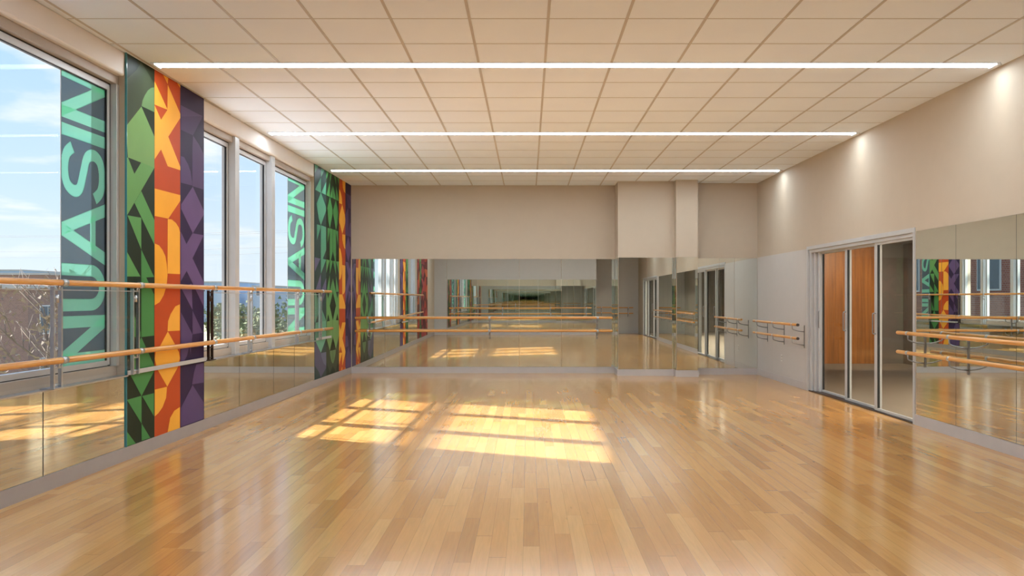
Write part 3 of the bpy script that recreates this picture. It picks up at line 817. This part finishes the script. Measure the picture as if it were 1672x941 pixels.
def brick_mat(name, c1, c2, mortar):
    m, nt, bs = mat(name)
    tc = nt.nodes.new('ShaderNodeTexCoord'); sp = nt.nodes.new('ShaderNodeSeparateXYZ'); L(nt, tc.outputs['Object'], sp.inputs[0])
    cb = nt.nodes.new('ShaderNodeCombineXYZ'); L(nt, math_(nt, 'ADD', sp.outputs[0], sp.outputs[1]), cb.inputs[0]); L(nt, sp.outputs[2], cb.inputs[1])
    br = nt.nodes.new('ShaderNodeTexBrick'); br.inputs['Scale'].default_value = 3.2; br.inputs['Color1'].default_value = s2l(c1); br.inputs['Color2'].default_value = s2l(c2); br.inputs['Mortar'].default_value = s2l(mortar)
    br.inputs['Mortar Size'].default_value = .015
    L(nt, cb.outputs[0], br.inputs['Vector']); L(nt, br.outputs['Color'], bs.inputs['Base Color']); bs.inputs['Roughness'].default_value = .9
    return m
M['brick'] = brick_mat('red_brick', (176,110,88), (158,92,74), (190,170,155))
M['brick2'] = brick_mat('brown_brick', (150,118,104), (134,104,94), (160,140,130))
M['pale'] = plain('pale_render', (205,205,205), .8, var=.04, scale=.3)
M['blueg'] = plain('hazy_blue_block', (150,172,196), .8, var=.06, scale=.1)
M['dkglass'] = plain('dark_window_glass', (70,84,98), .15, var=.1, spec=.6)
def building(name, x0, x1, y0, y1, z1, m, label, rows, faces=('y-', 'x+'), pitch=3.2, ww=1.5, wh=1.7, roof=True, zb=GZ):
    t = thing(name, Vector(((x0+x1)/2, (y0+y1)/2, zb)), label, 'building')
    bm = B(); box(bm, FW, x0, x1, y0, y1, zb, z1); obj('facade', bm, m, t)
    bm = B(); box(bm, FW, x0-.25, x1+.25, y0-.25, y1+.25, z1, z1+.35); obj('parapet', bm, M['conc'], t)
    wz = z1 - 1.1 - wh
    cnt = 0
    for r in range(rows):
        for fc in faces:
            if fc == 'y-':
                x = x0 + 1.2
                while x + ww < x1 - .8 and cnt < 60:
                    bm = B(); box(bm, FW, x-.06, x+ww+.06, y0-.05, y0, wz-.06, wz+wh+.06, 0); box(bm, FW, x, x+ww/2-.03, y0-.06, y0-.04, wz, wz+wh, 1); box(bm, FW, x+ww/2+.03, x+ww, y0-.06, y0-.04, wz, wz+wh, 1)
                    obj('window', bm, [M['white'], M['dkglass']], t); x += pitch; cnt += 1
            if fc == 'x+':
                y = y0 + 1.2
                while y + ww < y1 - .8 and cnt < 60:
                    bm = B(); box(bm, FW, x1, x1+.05, y-.06, y+ww+.06, wz-.06, wz+wh+.06, 0); box(bm, FW, x1+.04, x1+.06, y, y+ww/2-.03, wz, wz+wh, 1); box(bm, FW, x1+.04, x1+.06, y+ww/2+.03, y+ww, wz, wz+wh, 1)
                    obj('window', bm, [M['white'], M['dkglass']], t); y += pitch; cnt += 1
        wz -= 3.3
    return t
building('brick_building', -54, -30.6, 49, 62, 2.05, M['brick2'], 'brown brick building outside the near window, below the barre', 2, pitch=3.4)
building('apartment_block', -36.2, -32.2, 66, 74, 1.0, M['pale'], 'pale rendered block beside the brown brick building', 2, faces=('y-',), ww=1, pitch=1.6)
building('brick_building', -118, -84, 140, 165, 5.6, M['brick2'], 'far brown building on the skyline outside the near window', 2, faces=('y-',), pitch=5, ww=2.6)
building('office_block', -230, -158, 250, 280, 10.2, M['blueg'], 'hazy blue office block on the skyline at the far left', 2, faces=('y-',), pitch=12, ww=6)
building('office_block', -104, -92, 250, 275, 6.5, M['blueg'], 'hazy low block on the skyline outside the far window', 1, faces=('y-',), pitch=4, ww=2)
building('office_block', -86, -79, 250, 275, 5.2, M['blueg'], 'narrow hazy block on the skyline outside the middle pane', 1, faces=('y-',), pitch=4, ww=2)
M['roof_white'] = plain('white_roof_membrane', (226,232,240), .8, var=.05, scale=1.5)  # pale roof added as a reflector, sends sunlight up to the ceiling
lr = thing('terrace_roof', Vector((-6.8, 10, GZ)), 'pale flat lower roof outside, just below the window sills', 'roof')
bm = B(); box(bm, FW, -9.65, XL(2)-.34, 2, 24, GZ, -.35); obj('roof_body', bm, M['roof_white'], lr)
bm = B(); box(bm, FW, -9.65, -9.5, 9.8, 24, -.35, -.22); obj('roof_edge', bm, M['conc'], lr)
# brick wing added to block sun from the near window; mirrors reflect it
wing = building('neighbouring_wing', -17, -9.7, -8, 9.75, 7.9, M['brick'], 'red brick wing with windows outside, seen reflected in the mirrors', 3, faces=('x+',), pitch=3.0, ww=1.4)
bm = B(); box(bm, FW, -10.60, -10.40, 9.8, 18.2, 6.90, 7.03); box(bm, FW, -10.56, -10.44, 9.75, 9.8, 6.9, 7.4)  # unseen beam added to cast the broad shadow band on the floor
obj('canopy_beam', bm, M['conc'], wing)

def leaf_mat(name, c):
    return plain(name, c, .9, var=.25, scale=3)
LM = [leaf_mat('foliage_olive', (108,120,84)), leaf_mat('foliage_green', (84,108,66)), leaf_mat('foliage_brown', (130,116,100))]
M['bark'] = plain('bark', (112,98,86), .9, var=.15)
def tree_mesh(seed, r, h, bare):
    rnd = random.Random(seed); tr = B(); tube(tr, [(0,0,0), (rnd.uniform(-.2,.2), rnd.uniform(-.2,.2), h*.5), (rnd.uniform(-.3,.3), 0, h*.85)], .05*h/2, 7, r1=.02)
    for k in range(14 if bare else 6):
        z = h*rnd.uniform(.35,.8); a = rnd.uniform(0, 6.28); l = r*rnd.uniform(.6,1.1)
        p1 = Vector((math.cos(a)*l*.5, math.sin(a)*l*.5, z+l*.4)); p2 = Vector((math.cos(a+.4)*l, math.sin(a+.4)*l, z+l*.9))
        tube(tr, [(0,0,z), p1, p2], .035, 5, r1=.008)
        if bare:
            for q in range(5):
                b = a + rnd.uniform(-1,1); tube(tr, [p1.lerp(p2, q/5), p1.lerp(p2, q/5)+Vector((math.cos(b)*.6, math.sin(b)*.6, .7))], .014, 4, r1=.005)
    lf = B()
    nl = 500 if bare else 2200
    for k in range(nl):
        th = rnd.uniform(0, 6.28); ph = math.acos(rnd.uniform(-1, 1)); rr = r * rnd.uniform(.35, 1)**.5
        c = Vector((math.cos(th)*math.sin(ph)*rr, math.sin(th)*math.sin(ph)*rr, h*.68 + math.cos(ph)*rr*.95))
        c += Vector((noise.noise(c*1.3), noise.noise(c*1.3+Vector((5,0,0))), noise.noise(c*1.3+Vector((0,9,0)))))*r*.5
        if c.z < .3: c.z = .3
        d1 = Vector((rnd.uniform(-1,1), rnd.uniform(-1,1), rnd.uniform(-1,1))).normalized(); d2 = d1.cross(Vector((rnd.random(), rnd.random(), 1))).normalized()
        s = (.10 if bare else .22) * rnd.uniform(.6, 1.4)
        lf.faces.new([lf.verts.new(c + d1*s), lf.verts.new(c + d2*s), lf.verts.new(c - d1*s)])
    return tr, lf
protos = []
for i, (r, h, bare) in enumerate(((2.2, 5.0, False), (2.8, 6.2, False), (2.0, 5.6, True), (1.8, 3.4, False))):
    tr, lf = tree_mesh(i+3, r, h, bare)
    m1 = bpy.data.meshes.new('trunk'); tr.to_mesh(m1); tr.free(); m1.materials.append(M['bark'])
    m2 = bpy.data.meshes.new('foliage'); lf.to_mesh(m2); lf.free(); m2.materials.append([LM[0], LM[1], LM[2], LM[1]][i])
    protos.append((m1, m2))
KIND = ['olive green round tree among the trees outside the left windows', 'tall deep green tree among the trees outside the left windows', 'nearly bare brown tree among the trees outside the left windows', 'low dense green shrub among the trees outside the left windows']
PL = []
def plant(x, y, k, sc):
    R_ = [3.0, 3.7, 3.0, 2.5][k] * sc
    if any(math.hypot(x-a, y-b) < R_ + c for a, b, c in PL): return
    if -59 < x < -24 and 43 < y < 79: return
    PL.append((x, y, R_))
    t = thing('shrub' if k == 3 else 'tree', Vector((x, y, GZ)), KIND[k], 'shrub' if k == 3 else 'tree', ['olive trees outside', 'deep green trees outside', 'bare trees outside', 'shrubs outside'][k])
    t.scale = (sc, sc, sc); t.rotation_euler = (0, 0, random.uniform(0, 6.28))
    for nm, me in zip(('trunk', 'foliage'), protos[k]):
        o = bpy.data.objects.new(nm, me); COL.objects.link(o); o.parent = t
rnd = random.Random(11)
for row, (Y, n, ks) in enumerate(((32, 5, (2,)), (40, 6, (2,)), (72, 9, (2,0,1)), (92, 10, (2,0,1)))):      # seen through the near window
    for k in range(n):
        a = .50 + .17*(k + rnd.uniform(.1,.9))/n
        plant(-a*Y, Y + rnd.uniform(-3,3), rnd.choice(ks), rnd.uniform(.9, 1.2)*(1.35 if row < 2 else 1.15))
for row, (Y, n, ks) in enumerate(((30, 5, (3,)), (42, 7, (3,1)), (56, 9, (0,1,3)), (74, 10, (0,1)), (92, 11, (0,1)), (120, 12, (0,1)))):   # through the far window
    for k in range(n):
        a = .26 + .16*(k + rnd.uniform(.1,.9))/n
        plant(-a*Y, Y + rnd.uniform(-3,3), rnd.choice(ks), rnd.uniform(.85, 1.15)*(1 if row < 3 else 1.2))
# power lines
t = thing('power_line', Vector((-70, 90, GZ)), 'thin power lines on poles crossing the sky outside the left windows', 'power line')
for x, y in ((-95, 95), (-20.5, 95)):
    bm = B(); tube(bm, [(x, y, GZ), (x, y, 10.2)], .16, 8); box(bm, FW, x-.1, x+.1, y-1.2, y+1.2, 9.4, 9.6); obj('pole', bm, M['bark'], t)
for z, dy in ((9.7, -1.1), (9.7, 1.1), (7.9, 0), (7.2, 0)):
    bm = B(); pts = [(-95 + 74.5*i/16, 95+dy, z - .9*math.sin(math.pi*i/16)) for i in range(17)]; tube(bm, pts, .014, 4); obj('wire', bm, M['conc'], t)

# ------------------------------------------------------------------ sky
w = bpy.data.worlds.new('sky'); scn.world = w; w.use_nodes = True; nt = w.node_tree
bg = nt.nodes['Background']
tc = nt.nodes.new('ShaderNodeTexCoord'); sp = nt.nodes.new('ShaderNodeSeparateXYZ'); L(nt, tc.outputs['Generated'], sp.inputs[0])
cr = nt.nodes.new('ShaderNodeValToRGB'); e = cr.color_ramp.elements
e[0].position = 0; e[0].color = (.50,.50,.46,1); e[1].position = 1; e[1].color = (.12,.34,.85,1)
for p, c in ((.495,(.60,.63,.64)), (.505,(.78,.87,.96)), (.56,(.60,.78,.98)), (.68,(.36,.62,1.0))):
    x = cr.color_ramp.elements.new(p); x.color = c + (1,)
L(nt, math_(nt, 'ADD', math_(nt, 'MULTIPLY', sp.outputs[2], .5), .5), cr.inputs['Fac'])
den = math_(nt, 'ADD', math_(nt, 'MAXIMUM', sp.outputs[2], 0), .10)
cx = math_(nt, 'DIVIDE', sp.outputs[0], den); cy = math_(nt, 'DIVIDE', sp.outputs[1], den)
cb = nt.nodes.new('ShaderNodeCombineXYZ'); L(nt, cx, cb.inputs[0]); L(nt, cy, cb.inputs[1])
nz = nt.nodes.new('ShaderNodeTexNoise'); nz.inputs['Scale'].default_value = 1.15; nz.inputs['Detail'].default_value = 7; nz.inputs['Roughness'].default_value = .55; L(nt, cb.outputs[0], nz.inputs['Vector'])
cm = nt.nodes.new('ShaderNodeMapRange'); cm.inputs[1].default_value = .50; cm.inputs[2].default_value = .64; L(nt, nz.outputs['Fac'], cm.inputs[0])
fade = nt.nodes.new('ShaderNodeMapRange'); fade.inputs[1].default_value = .02; fade.inputs[2].default_value = .10; L(nt, sp.outputs[2], fade.inputs[0])
cf = math_(nt, 'MULTIPLY', math_(nt, 'MULTIPLY', cm.outputs[0], fade.outputs[0]), .85)
mx = nt.nodes.new('ShaderNodeMix'); mx.data_type = 'RGBA'; L(nt, cf, mx.inputs[0]); L(nt, cr.outputs['Color'], mx.inputs[6]); mx.inputs[7].default_value = (1.0,1.0,.99,1)
L(nt, mx.outputs[2], bg.inputs['Color']); bg.inputs['Strength'].default_value = .92

sd = bpy.data.lights.new('sun', 'SUN'); sd.energy = 16; sd.color = (1,.94,.85); sd.angle = math.radians(1.1)
so = bpy.data.objects.new('sun', sd); COL.objects.link(so); so.location = (-12, 16, 12)
so.rotation_euler = Vector((1, -.42, -.74)).to_track_quat('-Z', 'Y').to_euler()

# ------------------------------------------------------------------ camera
cd = bpy.data.cameras.new('camera'); cam = bpy.data.objects.new('camera', cd); COL.objects.link(cam); scn.camera = cam
cam.location = (0, 0, EYE); cam.rotation_euler = (math.radians(90), 0, 0)
cd.sensor_width = 36; cd.lens = 1307/1672*36
cd.shift_x = -(862-836)/1672; cd.shift_y = (488-470.5)/1672
cd.clip_start = .05; cd.clip_end = 1500

scn.cycles.max_bounces = 24; scn.cycles.glossy_bounces = 20; scn.cycles.diffuse_bounces = 5; scn.cycles.transparent_max_bounces = 24
scn.cycles.sample_clamp_indirect = 6; scn.cycles.caustics_reflective = True; scn.cycles.blur_glossy = .5
scn.view_settings.view_transform = 'Standard'; scn.view_settings.look = 'None'; scn.view_settings.exposure = .36; scn.view_settings.gamma = 1.05
